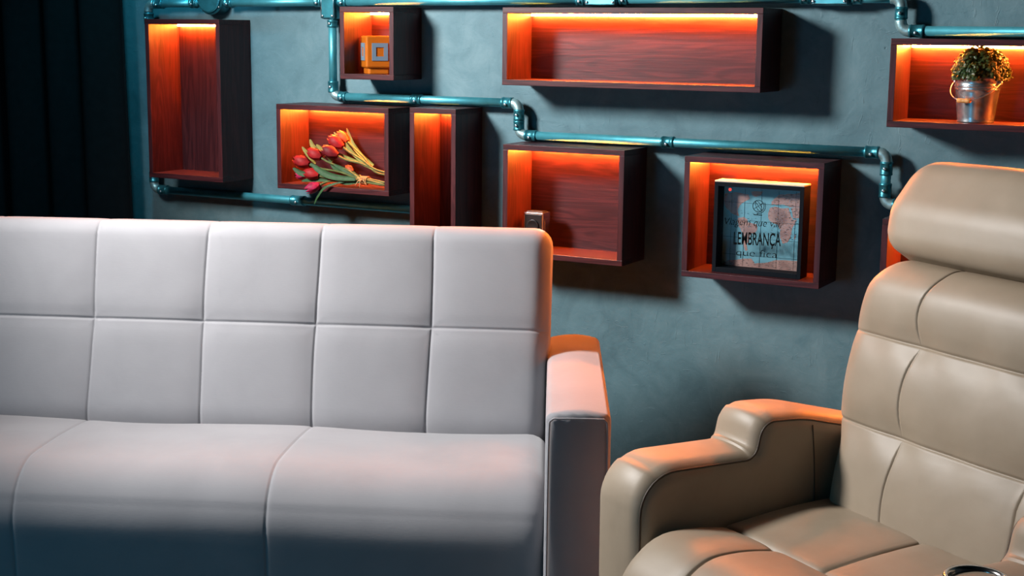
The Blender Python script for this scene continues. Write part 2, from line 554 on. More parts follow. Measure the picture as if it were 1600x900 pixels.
ZT = 1.4838
pipe_run('conduit_pipe', 'teal conduit looping around the tall left wall box and under the tulips box', [
    ('pipe', (-3.076, ZT - .004), (-3.258, ZT - .006)), ('coupling', (-3.238, ZT - .006), 'x', 0.036), ('coupling', (-3.094, ZT - .004), 'x', 0.026),
    ('elbow', (-3.284, ZT - .006), (-1, 0), (0, -1)), ('coupling', (-3.284, 1.432), 'z', 0.036),
    ('pipe', (-3.284, ZT - .03), (-3.284, 0.911)), ('clamp', (-3.284, 1.1374)), ('coupling', (-3.284, 0.925), 'z', 0.036),
    ('elbow', (-3.284, 0.884), (0, -1), (1, 0)), ('coupling', (-3.243, 0.884), 'x', 0.036),
    ('pipe', (-3.258, 0.884), (-2.2265, 0.884)), ('coupling', (-2.700, 0.884), 'x', 0.05)])
pipe_run('conduit_pipe', 'straight teal conduit along the wall top between the two left junction boxes', [
    ('pipe', (-2.9705, ZT - .003), (-2.597, ZT)), ('clamp', (-2.80, ZT - .002)), ('coupling', (-2.953, ZT - .003), 'x', 0.028), ('coupling', (-2.613, ZT), 'x', 0.024)])
pipe_run('conduit_pipe', 'teal conduit along the wall top running over the mug box', [
    ('pipe', (-2.5405, ZT), (-1.730, ZT + .004)), ('clamp', (-2.37, ZT)), ('coupling', (-2.524, ZT), 'x', 0.028), ('coupling', (-1.745, ZT + .004), 'x', 0.024)])
pipe_run('conduit_pipe', 'teal conduit along the wall top running over the long empty box', [
    ('pipe', (-1.632, ZT + .006), (-1.110, ZT + .008)), ('clamp', (-1.37, ZT + .007)), ('coupling', (-1.618, ZT + .006), 'x', 0.024), ('coupling', (-1.125, ZT + .008), 'x', 0.024)])
pipe_run('conduit_pipe', 'teal conduit dropping from the wall top and running right over the plant box', [
    ('pipe', (-1.0095, ZT + .008), (-0.912, ZT + .008)), ('clamp', (-0.35, 1.4135)), ('coupling', (-0.994, ZT + .008), 'x', 0.024),
    ('elbow', (-0.886, ZT + .008), (1, 0), (0, -1)), ('pipe', (-0.886, 1.470), (-0.886, 1.438)), ('coupling', (-0.886, 1.456), 'z', 0.030), 
    ('elbow', (-0.886, 1.4135), (0, -1), (1, 0)), ('coupling', (-0.846, 1.4135), 'x', 0.036),
    ('pipe', (-0.860, 1.4135), (0.6, 1.4135))])
pipe_run('conduit_pipe', 'stepped teal conduit descending from beside the mug box to the recliner', [
    ('pipe', (-2.565, 1.4315), (-2.565, 1.231)), ('clamp', (-2.10, 1.2060)), ('clamp', (-1.70, 1.1180)), ('clamp', (-1.20, 1.1180)), ('coupling', (-2.565, 1.420), 'z', 0.022), ('coupling', (-2.565, 1.2345), 'z', 0.034),
    ('elbow', (-2.565, 1.2060), (0, -1), (1, 0)), ('coupling', (-2.528, 1.2060), 'x', 0.026),
    ('pipe', (-2.539, 1.2060), (-1.958, 1.2060)), ('coupling', (-2.268, 1.2060), 'x', 0.034), ('coupling', (-1.968, 1.2060), 'x', 0.034),
    ('elbow', (-1.932, 1.2060), (1, 0), (0, -1)), ('pipe', (-1.932, 1.180), (-1.932, 1.144)), ('coupling', (-1.932, 1.174), 'z', 0.030), ('coupling', (-1.932, 1.1445), 'z', 0.028),
    ('elbow', (-1.932, 1.1180), (0, -1), (1, 0)), ('coupling', (-1.892, 1.1180), 'x', 0.036),
    ('pipe', (-1.906, 1.1180), (-0.927, 1.1180)), ('coupling', (-1.4816, 1.1180), 'x', 0.036), ('coupling', (-0.938, 1.1180), 'x', 0.036),
    ('elbow', (-0.901, 1.1180), (1, 0), (0, -1)), ('coupling', (-0.901, 1.080), 'z', 0.034), ('pipe', (-0.901, 1.092), (-0.901, 1.017)), ('coupling', (-0.901, 1.026), 'z', 0.036),
    ('elbow', (-0.901, 0.9910), (0, -1), (1, 0)), ('coupling', (-0.862, 0.9910), 'x', 0.036), ('pipe', (-0.875, 0.9910), (0.60, 0.9910))])

def junction(x0, x1, z0, label, round_=False, cover='fitting'):
    cx, w = (x0 + x1) / 2, (x1 - x0)
    h = 0.098
    t = thing('junction_box', label, 'junction box', (cx, WY, z0), 0, 'conduit junction boxes')
    if round_:
        prof = [(0.0005, 0), (0.046, 0), (0.050, 0.004), (0.050, 0.046), (0.046, 0.050), (0.0005, 0.050)]
        V, Fc = lathe_geo(prof, 36)
        V = [(x, -z - 0.0005, y + 0.050) for x, y, z in V]
        b = mesh('body', V, Fc, M['fitting'], t, smooth=False)
        V, Fc = lathe_geo([(0.0005, 0), (0.042, 0), (0.044, 0.002), (0.044, 0.006), (0.040, 0.008), (0.0005, 0.008)], 36)
        V = [(x, -z - 0.0505, y + 0.050) for x, y, z in V]
        mesh('cover', V, Fc, M[cover], t, smooth=False)
        sp = [(-0.036, 0.024), (0.036, 0.024), (-0.036, 0.076), (0.036, 0.076)]
        yo = -0.0495
    else:
        box('body', (-w / 2, -0.052, 0), (w / 2, -0.0005, h), M['fitting'], t, 0.006, 3)
        box('cover', (-w / 2 + 0.002, -0.060, 0.002), (w / 2 - 0.002, -0.0522, h - 0.002), M[cover], t, 0.0035, 3)
        tube('rim', [Vector((sx * (w / 2 - 0.004), -0.060, sz)) for sx, sz in ((-1, 0.004), (1, 0.004), (1, h - 0.004), (-1, h - 0.004))], 0.0016, M['screw'], t, 8, closed=True)
        sp = [(-w / 2 + 0.009, 0.010), (w / 2 - 0.009, 0.010), (-w / 2 + 0.009, h - 0.010), (w / 2 - 0.009, h - 0.010)]
        yo = -0.0598
    for sx, sz in sp:
        tube('screw', [(sx, yo, sz), (sx, yo - 0.003, sz), (sx, yo - 0.004, sz)], [0.0038, 0.0038, 0.002], M['screw'], t, 10)
    return t
junction(-3.0737, -2.9728, 1.4440, 'round teal junction box above the tall left wall box', True)
junction(-2.5950, -2.5425, 1.4326, 'slim upright teal junction box left of the mug box')
junction(-1.7282, -1.6342, 1.4715, 'teal junction box with bright rim above the long empty wall box', cover='pipe')
junction(-1.1078, -1.0116, 1.4735, 'teal junction box on the wall top between the long box and the plant box', cover='pipe')

# ------------------------------------------------------------------ sofa
SA = math.radians(23.48)
sofa = thing('sofa', 'pale pinkish white tufted velour sofa in front of the wall boxes', 'sofa', (-1.528, 2.952, 0), SA)
W = 0.28
NCOL = 6
SX = [-W * k for k in range(NCOL + 1)]
def sofa_back():
    front0, front1 = Vector((-0.030, 0.36)), Vector((0.128, 0.932))
    P = rounded_poly([front0, front1, (0.282, 0.918), (0.15, 0.36)][::-1], [0.03, 0.045, 0.055, 0.03][::-1], 0.016)
    zs = 0.697
    P = densify(P, lambda p: abs(p.y - zs) < 0.03 and p.x < 0.12, 7)
    def disp(x, y, z, ny, nz):
        front = max(0.0, -ny)
        top = max(0.0, nz)
        if ny > 0.6: return 0.0
        k = min(1.0, front)
        kt = max(0.25, min(1.0, front * 1.2))
        dx = min(abs(x - s) for s in SX[1:-1])
        dz = abs(z - zs) if ny < -0.5 else 9
        wob = 0.0
        d = (0.0032 * g(dx, 0.024) + 0.0028 * g(dx, 0.0030)) * kt
        d = max(d, (0.0035 * g(dz, 0.024) + 0.0030 * g(dz, 0.0030)) if front > 0.3 else 0)
        if front > 0.3:
            d += 0.0055 * g(math.hypot(dx, dz), 0.035)
        # soft pillow of each cell
        u = (abs(x) / W) % 1.0
        d -= 0.006 * (1 - (2 * u - 1) ** 2) * k
        # lower edge tucks behind the seat
        if z < 0.50 and front > 0.3: d += 0.014 * ((0.50 - z) / 0.06) ** 2 if z > 0.44 else 0.014
        return d
    def warp(x, y, z):
        b = 0.0025 * math.sin((z - 0.45) * 11 + round(x / W) * 1.7)
        return (x + b * g(abs((abs(x) / W + 0.5) % 1.0 - 0.5) * W, 0.05) if -W * NCOL + 0.1 < x < -0.1 else x, y, z)
    sweep('backrest', P, SX[-1], 0.004, 0.045, M['fabric'], sofa, xseams=SX[1:-1], disp=disp, xstep=0.02, warp=warp)
sofa_back()

def sofa_seat():
    P = rounded_poly([(0.03, 0.452), (-0.445, 0.462), (-0.425, 0.14), (0.03, 0.14)], [0.03, 0.125, 0.03, 0.02], 0.016, 12)
    seams = [-0.56, -1.12]
    def disp(x, y, z, ny, nz):
        if ny > 0.5 or nz < -0.5: return 0.0
        dx = min(abs(x - s) for s in seams)
        d = 0.0012 * g(dx, 0.020) + 0.0022 * g(dx, 0.0035)
        u = (x - 0.045) / -1.77
        d -= 0.010 * (1 - min(1, abs(y + 0.20) / 0.24) ** 2) if nz > 0.5 else 0
        d -= 0.004 * math.sin(x * 9.0 + 1.0) * max(0, nz)
        return d
    def warp(x, y, z):
        # sides lean out towards the front
        if x > -0.2:
            x += 0.032 * max(0, min(1, -y / 0.44)) * (1 - min(1, max(0, (-0.02 - x) / 0.18)))
        return (x, y, z)
    sweep('seat', P, SX[-1] - 0.0, 0.018, 0.055, M['fabric'], sofa, xseams=seams, disp=disp, warp=warp, xstep=0.022)
sofa_seat()

def sofa_arm(mirror=False):
    P = rounded_poly([(-0.485, 0.14), (-0.495, 0.640), (0.33, 0.628), (0.40, 0.585), (0.40, 0.14)][::-1], [0.02, 0.014, 0.10, 0.05, 0.02][::-1], 0.02)
    seed = 3.0 if mirror else 0.0
    a = math.radians(3.6) * (-1 if mirror else 1)
    def disp(x, y, z, ny, nz):
        d = -0.010 * math.sin(PI * min(1, max(0, (x - 0.0) / 0.133))) * (1 if nz > 0.5 else 0.6)
        if ny < -0.5 and z > 0.55:       # little gathers under the top seam of the front panel
            d += 0.0022 * math.sin(x * 210 + seed) * g(0.635 - z, 0.03)
        return d
    def warp(x, y, z):
        ca, sa = math.cos(a), math.sin(a)
        yy = y - 0.25
        if mirror:
            return (SX[-1] - 0.0 - (x * ca) + yy * sa * -1 - 0.0, 0.25 + x * sa * -1 + yy * ca, z)
        return (x * ca + yy * -sa - 0.008, 0.25 + x * sa + yy * ca, z)
    o = sweep('armrest', P, 0.0, 0.133, 0.014, M['fabric'], sofa, disp=disp, warp=warp, xstep=0.012)
    # raised seam around the front panel
    pts = []
    for x, z in ((0.006, 0.16), (0.006, 0.40), (0.007, 0.60), (0.012, 0.630), (0.03, 0.634), (0.06, 0.635), (0.105, 0.634), (0.121, 0.630), (0.126, 0.60), (0.127, 0.40), (0.127, 0.16)):
        yy = -0.4945 if z > 0.5 else -0.4905
        pts.append(warp(x, yy - 0.0025 - 0.006 * math.sin(PI * x / 0.133), z))
    mesh('front_seam', *tube_geo(catmull(pts, 5), 0.0022, 8), M['fabric'], o)
    return o
sofa_arm(); sofa_arm(True)
box('base', (SX[-1] + 0.01, -0.40, 0.085), (-0.01, 0.14, 0.139), M['black'], sofa, 0.004)
for x in (-0.06, -1.62):
    for y in (-0.34, 0.08):
        v, f = tube_geo([(x, y, 0.0845), (x, y, 0.0)], [0.022, 0.015], 16)
        mesh('leg', v, f, M['black'], sofa, False)

# ------------------------------------------------------------------ recliner
CA = math.radians(-32.7)
rec = thing('recliner', 'beige leather recliner armchair with padded headrest and stepped armrests', 'armchair', (-0.588, 2.457, 0), CA)
WI, WO = 0.304, 0.455
def rec_arm(sign):
    pts = [(-0.315, 0.05), (-0.318, 0.604), (-0.052, 0.601), (-0.036, 0.673), (0.07, 0.668), (0.34, 0.600), (0.34, 0.05)]
    rad = [0.02, 0.085, 0.022, 0.050, 0.30, 0.05, 0.02]
    P = rounded_poly(pts[::-1], rad[::-1], 0.014, 9)
    xa, xb = (-WO, -WI) if sign < 0 else (WI, WO)
    mid = (xa + xb) / 2
    def disp(x, y, z, ny, nz):
        u = (x - mid) / (0.5 * (xb - xa))
        d = -0.012 * (1 - u * u) * max(0.0, nz)
        if ny < -0.5: d -= 0.008 * (1 - u * u)
        return d
    o = sweep('armrest', P, xa, xb, 0.030, M['leather'], rec, disp=disp, xstep=0.012, endseg=7)
    # piping along both arm edges, the inner one painted dark as its shadow line
    N = prof_normals(P)
    k0 = [i for i in range(len(P)) if P[i].x < -0.30 or P[i].y > 0.58]
    for xe, sg in ((xa, 1), (xb, -1)):
        inner = (xe == xb) if sign < 0 else (xe == xa)
        path = []
        for i, p in enumerate(P):
            if p.y > 0.20 and not (p.x > 0.30): 
                q = p - N[i] * 0.0075
                path.append((xe + sg * 0.0085, q.x, q.y))
        # profile order may wrap: sort along the outline
        idx = [i for i, p in enumerate(P) if p.y > 0.20 and not (p.x > 0.30)]
        brk = [k for k in range(len(idx) - 1) if idx[k + 1] - idx[k] > 1]
        if brk:
            path = path[brk[0] + 1:] + path[:brk[0] + 1]
        mesh('piping', *tube_geo(path, 0.0024 if inner else 0.0028, 8), M['leather'] if not inner else M['seam'], o)
    # stitched panel joint on the inner face of the upper arm
    xf = xb + 0.0005 if sign < 0 else xa - 0.0005
    pts = [(xf, 0.085 + 0.012 * math.sin(t * 2.0), 0.648 - 0.20 * t) for t in [k / 12 for k in range(13)]]
    mesh('panel_seam', *tube_geo(pts, 0.0013, 6), M['seam'], o)
    return o
armL = rec_arm(-1)
armR = rec_arm(1)
# cup holder let into the right armrest
V, Fc = lathe_geo([(0.0465, 0.0), (0.0485, 0.004), (0.046, 0.008), (0.041, 0.007), (0.039, 0.002), (0.038, -0.004), (0.0005, -0.004)], 40)
ch = mesh('cup_holder', [(x + 0.378, y - 0.178, z + 0.6120) for x, y, z in V], Fc, M['chrome'], armR)
tag(ch, 'chrome cup holder ring')
V, Fc = lathe_geo([(0.0375, 0.0), (0.0005, 0.0006)], 40)
mesh('cup_holder_well', [(x + 0.378, y - 0.178, z + 0.6095) for x, y, z in V], Fc, M['dark'], armR)

def rec_seat():
    P = rounded_poly([(-0.135, 0.482), (0.22, 0.503), (0.22, 0.30), (-0.135, 0.30)][::-1], [0.012, 0.02, 0.02, 0.014][::-1], 0.016)
    def disp(x, y, z, ny, nz):
        d = 0.0
        if nz > 0.3:
            d -= 0.009 * (1 - (x / 0.30) ** 4)
            d -= 0.006 * math.sin(PI * min(1, max(0, (y + 0.135) / 0.30)))
            dx = abs(x - 0.0 - 0.02 * (y - 0.05))
            d += 0.004 * g(dx, 0.020) + 0.0055 * g(dx, 0.0032)
        return d
    sweep('seat_cushion', P, -0.302, 0.302, 0.03, M['leather'], rec, xseams=[0.0], disp=disp, xstep=0.018)
    P = rounded_poly([(-0.138, 0.482), (-0.138, 0.12), (-0.372, 0.12), (-0.388, 0.490)], [0.016, 0.02, 0.04, 0.115], 0.013, 12)
    def disp2(x, y, z, ny, nz):
        d = -0.008 * (1 - (x / 0.30) ** 4) * max(0, nz)
        if nz > 0.2 or ny < -0.3:
            d -= 0.010 * math.sin(PI * min(1, max(0, (-y - 0.138) / 0.2))) * max(0, nz)
            for s in (-0.125, 0.125):
                dx = abs(x - s)
                d += 0.004 * g(dx, 0.016) + 0.0055 * g(dx, 0.0032)
        return d
    sweep('leg_rest', P, -0.300, 0.300, 0.040, M['leather'], rec, xseams=[-0.125, 0.125], disp=disp2, xstep=0.018, endseg=8)
rec_seat()

def yf(z): return 0.137 + 0.20 * (z - 0.67)
Z1, Z2 = 0.663, 0.835
def rec_back():
    P = rounded_poly([(yf(0.40), 0.40), (yf(0.958) , 0.975), (yf(0.958) + 0.20, 0.970), (yf(0.40) + 0.22, 0.40)][::-1], [0.03, 0.068, 0.05, 0.03][::-1], 0.013, 9)
    P = densify(P, lambda p: (abs(p.y - Z1) < 0.03 or abs(p.y - Z2) < 0.03) and p.x < yf(p.y) + 0.06, 7)
    seams = [-0.108, 0.190]
    def sx(s, z):
        # upright seams bow towards the middle of each row
        lo, hi = (0.46, Z1) if z < Z1 else ((Z1, Z2) if z < Z2 else (Z2, 0.962))
        t = (z - lo) / (hi - lo)
        return math.copysign(1, s) * 0.014 * math.sin(PI * max(0, min(1, t)))
    def disp(x, y, z, ny, nz):
        if ny > 0.4: return 0.0
        k = max(0.0, -ny)
        rows = [0.455, Z1, Z2, 0.965]
        d = 0.0
        curve = 0.010 * (1 - (x / 0.32) ** 2)
        for zz in (Z1, Z2):
            dz = abs(z - zz)
            d = max(d, (0.0034 * g(dz, 0.030) + 0.0036 * g(dz, 0.0026)) * max(0.0, 1 - (abs(x) / 0.325) ** 5))
        for s in seams:
            dx = abs(x - s)
            d = max(d, 0.0008 * g(dx, 0.020) + 0.0034 * g(dx, 0.0022))
            for zz in (Z1, Z2):
                d += 0.005 * g(math.hypot(dx, z - zz), 0.04)
        for a, b in zip(rows, rows[1:]):
            if a <= z <= b:
                t = (z - a) / (b - a)
                d -= 0.009 * (1 - (2 * t - 1) ** 2) * k
        d -= 0.012 * (1 - (x / 0.32) ** 2) * k
        # soft puckers that run away from the tufted seams
        d += 0.0016 * math.sin(x * 46 + z * 30) * k * (g(z - Z1, 0.05) + g(z - Z2, 0.05))
        return d * (1 if k > 0.15 or nz > 0.3 else 0.3)
    def warp(x, y, z):
        s = 1.0
        if z < 0.668: s = 0.925 + 0.075 * max(0, min(1, (z - 0.618) / 0.050))
        elif z > 0.80: s = 1.0 - 0.085 * ((z - 0.80) / 0.17) ** 2
        f = max(0, 1 - abs(x - (-0.108 if x < 0 else 0.190)) / 0.10)
        return (x * s + math.copysign(1, x) * abs(sx(x if x else 1, z)) * f if y < yf(z) + 0.08 else x * s, y, z)
    sweep('back_cushion', P, -0.325, 0.325, 0.075, M['leather'], rec, xseams=seams, disp=disp, warp=warp, xstep=0.018, endseg=9)
rec_back()

def rec_head():
    pts = [(0.275, 0.967), (0.222, 1.000), (0.235, 1.075), (0.300, 1.160), (0.365, 1.158), (0.430, 1.10), (0.43, 0.967)]
    P = rounded_poly(pts[::-1], [0.03, 0.035, 0.09, 0.055, 0.05, 0.05, 0.03][::-1], 0.012, 8)
    def disp(x, y, z, ny, nz):
        return -0.014 * (1 - (x / 0.32) ** 2) * max(0, -ny) - 0.004 * (1 - (x / 0.32) ** 2) * max(0, nz)
    def warp(x, y, z):
        t = max(0, (z - 1.0) / 0.16)
        return (x * (0.972 + 0.022 * min(1, max(0, (z - 0.99) / 0.08)) - 0.035 * t * t), y, z)
    sweep('headrest', P, -0.322, 0.322, 0.07, M['leather'], rec, disp=disp, warp=warp, xstep=0.018, endseg=9, cap_scale=True)
rec_head()
box('base_frame', (-0.43, -0.30, 0.0), (0.43, 0.34, 0.0495), M['black'], rec, 0.005)

# ------------------------------------------------------------------ framed map (deep box frame with a coin slot on top)
fx0, fx1, fz0, fz1, fy0, fy1 = -1.3170, -1.0810, 0.79735, 1.0340, 3.480, 3.5335
fr = thing('map_frame', 'square black box frame with a world map and black lettering on its glass', 'picture frame', (fx0, fy1, fz0))
def fl(x, y, z): return Vector((x - fx0, y - fy1, z - fz0))
def fbox(name, a, b, mat, bev=0.0006, parent=fr): return box(name, fl(*a), fl(*b), mat, parent, bev)
ft = 0.0105
fbox('frame_side', (fx0, fy0, fz0), (fx0 + ft, fy1, fz1 - 0.004), M['black'])
fbox('frame_side', (fx1 - ft, fy0, fz0), (fx1, fy1, fz1 - 0.004), M['black'])
fbox('frame_bottom', (fx0 + ft, fy0, fz0), (fx1 - ft, fy1, fz0 + ft + 0.002), M['black'])
fbox('frame_top', (fx0 + ft, fy0, fz1 - ft - 0.004), (fx1 - ft, fy1, fz1 - 0.004), M['black'])
lid = fbox('top_board', (fx0, fy0, fz1 - 0.0038), (fx1, fy1, fz1), M['cream'])
tag(lid, 'cream top with a dark lens shaped slot')
sl = []
n = 24
cx, cy = (fx0 + fx1) / 2 - 0.005, (fy0 + fy1) / 2 - 0.002
for k in range(n):
    w = 2 * PI * k / n
    sl.append((cx + 0.062 * math.cos(w), cy + 0.0085 * math.sin(w)))
V = [fl(x, y, fz1 + 0.0003) for x, y in sl] + [fl(x, y, fz1 - 0.001) for x, y in sl]
mesh('slot', V, [tuple(range(n))] + [(k, (k + 1) % n, n + (k + 1) % n, n + k) for k in range(n)] + [tuple(range(n, 2 * n))], M['dark'], lid, False)
mp = fbox('map_print', (fx0 + ft, 3.5240, fz0 + ft), (fx1 - ft, fy1 - 0.001, fz1 - ft - 0.004), M['sea'], 0)
LAND = {
 'sa': [(-1.2673, 0.9362), (-1.2513, 0.9395), (-1.2407, 0.9336), (-1.2369, 0.9251), (-1.2173, 0.9232), (-1.2136, 0.9157), (-1.2176, 0.9022), (-1.231, 0.8945), (-1.2351, 0.8809), (-1.2403, 0.8672), (-1.2374, 0.8541), (-1.2431, 0.8514), (-1.2482, 0.8621), (-1.2499, 0.8776), (-1.2494, 0.8931), (-1.2641, 0.9142), (-1.2681, 0.9273)],
 'af': [(-1.1857, 0.9551), (-1.1816, 0.9663), (-1.1706, 0.9714), (-1.1524, 0.9683), (-1.1323, 0.9696), (-1.1271, 0.9526), (-1.1198, 0.9401), (-1.1088, 0.943), (-1.1191, 0.9249), (-1.1229, 0.9094), (-1.1244, 0.894), (-1.1339, 0.8812), (-1.1462, 0.8791), (-1.1524, 0.8918), (-1.1522, 0.9137), (-1.1595, 0.9263), (-1.1778, 0.9315), (-1.1862, 0.9419)],
 'eu': [(-1.1775, 0.9753), (-1.18, 0.9817), (-1.1714, 0.991), (-1.1628, 1.0002), (-1.1362, 1.0062), (-1.0930, 1.0101), (-1.0930, 0.9756), (-1.1302, 0.9719), (-1.1439, 0.9775), (-1.1595, 0.9765)],
 'me': [(-1.1278, 0.9688), (-1.1169, 0.9728), (-1.0930, 0.9752), (-1.0930, 0.9476), (-1.1134, 0.9449), (-1.1212, 0.9465)],
 'na': [(-1.3060, 0.9848), (-1.3050, 0.9967), (-1.2746, 1.002), (-1.2399, 0.9975), (-1.2371, 0.9867), (-1.2528, 0.9769), (-1.264, 0.9674), (-1.268, 0.9538), (-1.2652, 0.9396), (-1.2792, 0.9442), (-1.2983, 0.9562), (-1.3050, 0.9679)],
 'gr': [(-1.2333, 1.0056), (-1.2015, 1.0076), (-1.2079, 0.9974), (-1.2213, 0.9921), (-1.2295, 0.996)],
 'an': [(-1.3055, 0.8127), (-1.2885, 0.823), (-1.2262, 0.8328), (-1.2164, 0.8203), (-1.1914, 0.8246), (-1.1645, 0.8336), (-1.0930, 0.8378), (-1.0930, 0.8100), (-1.3055, 0.8100)],
 'md': [(-1.116, 0.9055), (-1.1109, 0.9015), (-1.1121, 0.8927), (-1.1157, 0.8903)]}
bm = bmesh.new()
for k, pl in LAND.items():
    rough = []
    for i in range(len(pl)):                       # ragged coastline
        a, b = Vector(pl[i]), Vector(pl[(i + 1) % len(pl)])
        for q in range(3):
            p = a + (b - a) * q / 3
            if q and a.x > -1.29 and a.x < -1.095: p += Vector((random.uniform(-1, 1), random.uniform(-1, 1))) * 0.0013
            rough.append(p)
    f = [bm.verts.new(fl(p.x, 3.5236, p.y)) for p in rough]
    for tri in tessellate_polygon([[(p.x, p.y, 0) for p in rough]]):
        bm.faces.new([f[i] for i in tri])
tag(obj_bm('continents', bm, M['land'], mp), 'salmon pink continents printed on the map')
bm = bmesh.new()
for x in (-1.285, -1.25, -1.205, -1.16, -1.115): add_box(bm, fl(x, 3.5233, 0.812), fl(x + 0.0006, 3.5238, 1.012))
for z in (0.84, 0.885, 0.93, 0.975): add_box(bm, fl(-1.304, 3.5233, z), fl(-1.094, 3.5238, z + 0.0006))
for k in range(70):                                # tiny place names and borders, as short ink dashes
    x, z = random.uniform(-1.18, -1.10), random.uniform(0.888, 1.0)
    add_box(bm, fl(x, 3.5231, z), fl(x + random.uniform(0.002, 0.006), 3.5236, z + 0.0009))
for k in range(22):
    x, z = random.uniform(-1.265, -1.215), random.uniform(0.87, 0.965)
    add_box(bm, fl(x, 3.5231, z), fl(x + random.uniform(0.002, 0.005), 3.5236, z + 0.0009))
obj_bm('map_lines', bm, M['ink'], mp)
pane = fbox('glass_pane', (fx0 + ft - 0.001, fy0 + 0.0035, fz0 + ft - 0.001), (fx1 - ft + 0.001, fy0 + 0.0055, fz1 - ft - 0.003), M['glass'], 0)
tag(pane, 'clear glass front carrying black lettering')

def text(body, x0, x1, z, height, shear=0.0, off=0.0, name='lettering', tilt=0.0):
    cu = bpy.data.curves.new('lettering_curve', 'FONT')
    cu.body = body; cu.size = 1.0; cu.shear = shear; cu.offset = off; cu.extrude = 0.0
    o = bpy.data.objects.new('lettering_curve', cu); COL.objects.link(o)
    bpy.context.view_layer.update()
    me = bpy.data.meshes.new_from_object(o.evaluated_get(bpy.context.evaluated_depsgraph_get()))
    bpy.data.objects.remove(o); bpy.data.curves.remove(cu)
    xs = [v.co.x for v in me.vertices]; ys = [v.co.y for v in me.vertices]
    cap = 0.73
    for v in me.vertices:
        x = (v.co.x - min(xs)) / (max(xs) - min(xs))
        v.co = fl(x0 + (x1 - x0) * x, fy0 + 0.0033, z + v.co.y / cap * height + tilt * x)
    me.materials.clear(); me.materials.append(M['ink'])
    r = link(bpy.data.objects.new(name, me), pane)
    return r
text('Viagem que vai,', -1.2870, -1.1375, 0.9215, 0.0190, shear=0.22, off=-0.008, tilt=0.003)
text('LEMBRANÇA', -1.2615, -1.1365, 0.8725, 0.0335, off=0.014, tilt=0.005)
text('que fica', -1.2535, -1.1440, 0.8440, 0.0190, off=-0.012, tilt=0.002)
# globe emblem printed on the glass
gp = []
gc = (-1.1990, 0.9745); gr_ = 0.0148
yy = fy0 + 0.0032
ring = lambda c, rx, rz, a, n=28: [fl(c[0] + rx * math.cos(w) * math.cos(a) - rz * math.sin(w) * math.sin(a), yy, c[1] + rx * math.cos(w) * math.sin(a) + rz * math.sin(w) * math.cos(a)) for w in [2 * PI * k / n for k in range(n)]]
gp.append(tube_geo(ring(gc, gr_, gr_, 0), 0.0008, 6, closed=True))
gp.append(tube_geo(ring(gc, gr_ * 0.42, gr_ * 0.95, 0.5), 0.0006, 6, closed=True))
for a in (0.6, -0.9):
    d = Vector((math.cos(a), math.sin(a))) * gr_
    gp.append(tube_geo([fl(gc[0] - d.x, yy, gc[1] - d.y), fl(gc[0] + d.x, yy, gc[1] + d.y)], 0.0006, 6))
arc = [fl(gc[0] + 0.0185 * math.cos(w), yy, gc[1] + 0.0185 * math.sin(w)) for w in [(-100 + 130 * k / 16) * PI / 180 for k in range(17)]]
gp.append(tube_geo(arc, 0.0008, 6))
gp.append(tube_geo([fl(gc[0] - 0.002, yy, gc[1] - 0.0185), fl(gc[0] - 0.002, yy, gc[1] - 0.0225)], 0.0008, 6))
gp.append(tube_geo([fl(gc[0] - 0.012, yy, gc[1] - 0.0225), fl(gc[0] + 0.010, yy, gc[1] - 0.0225)], 0.0010, 6))
mesh('globe_emblem', *join_geo(gp), M['ink'], pane)
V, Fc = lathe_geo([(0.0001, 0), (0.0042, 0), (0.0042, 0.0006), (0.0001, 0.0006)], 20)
tag(mesh('dot', [fl(-1.2760 + x, fy0 + 0.0030 + z, 1.0120 + y) for x, y, z in V], Fc, M['lightspot'], pane, False), 'small spot of red light painted on the glass')

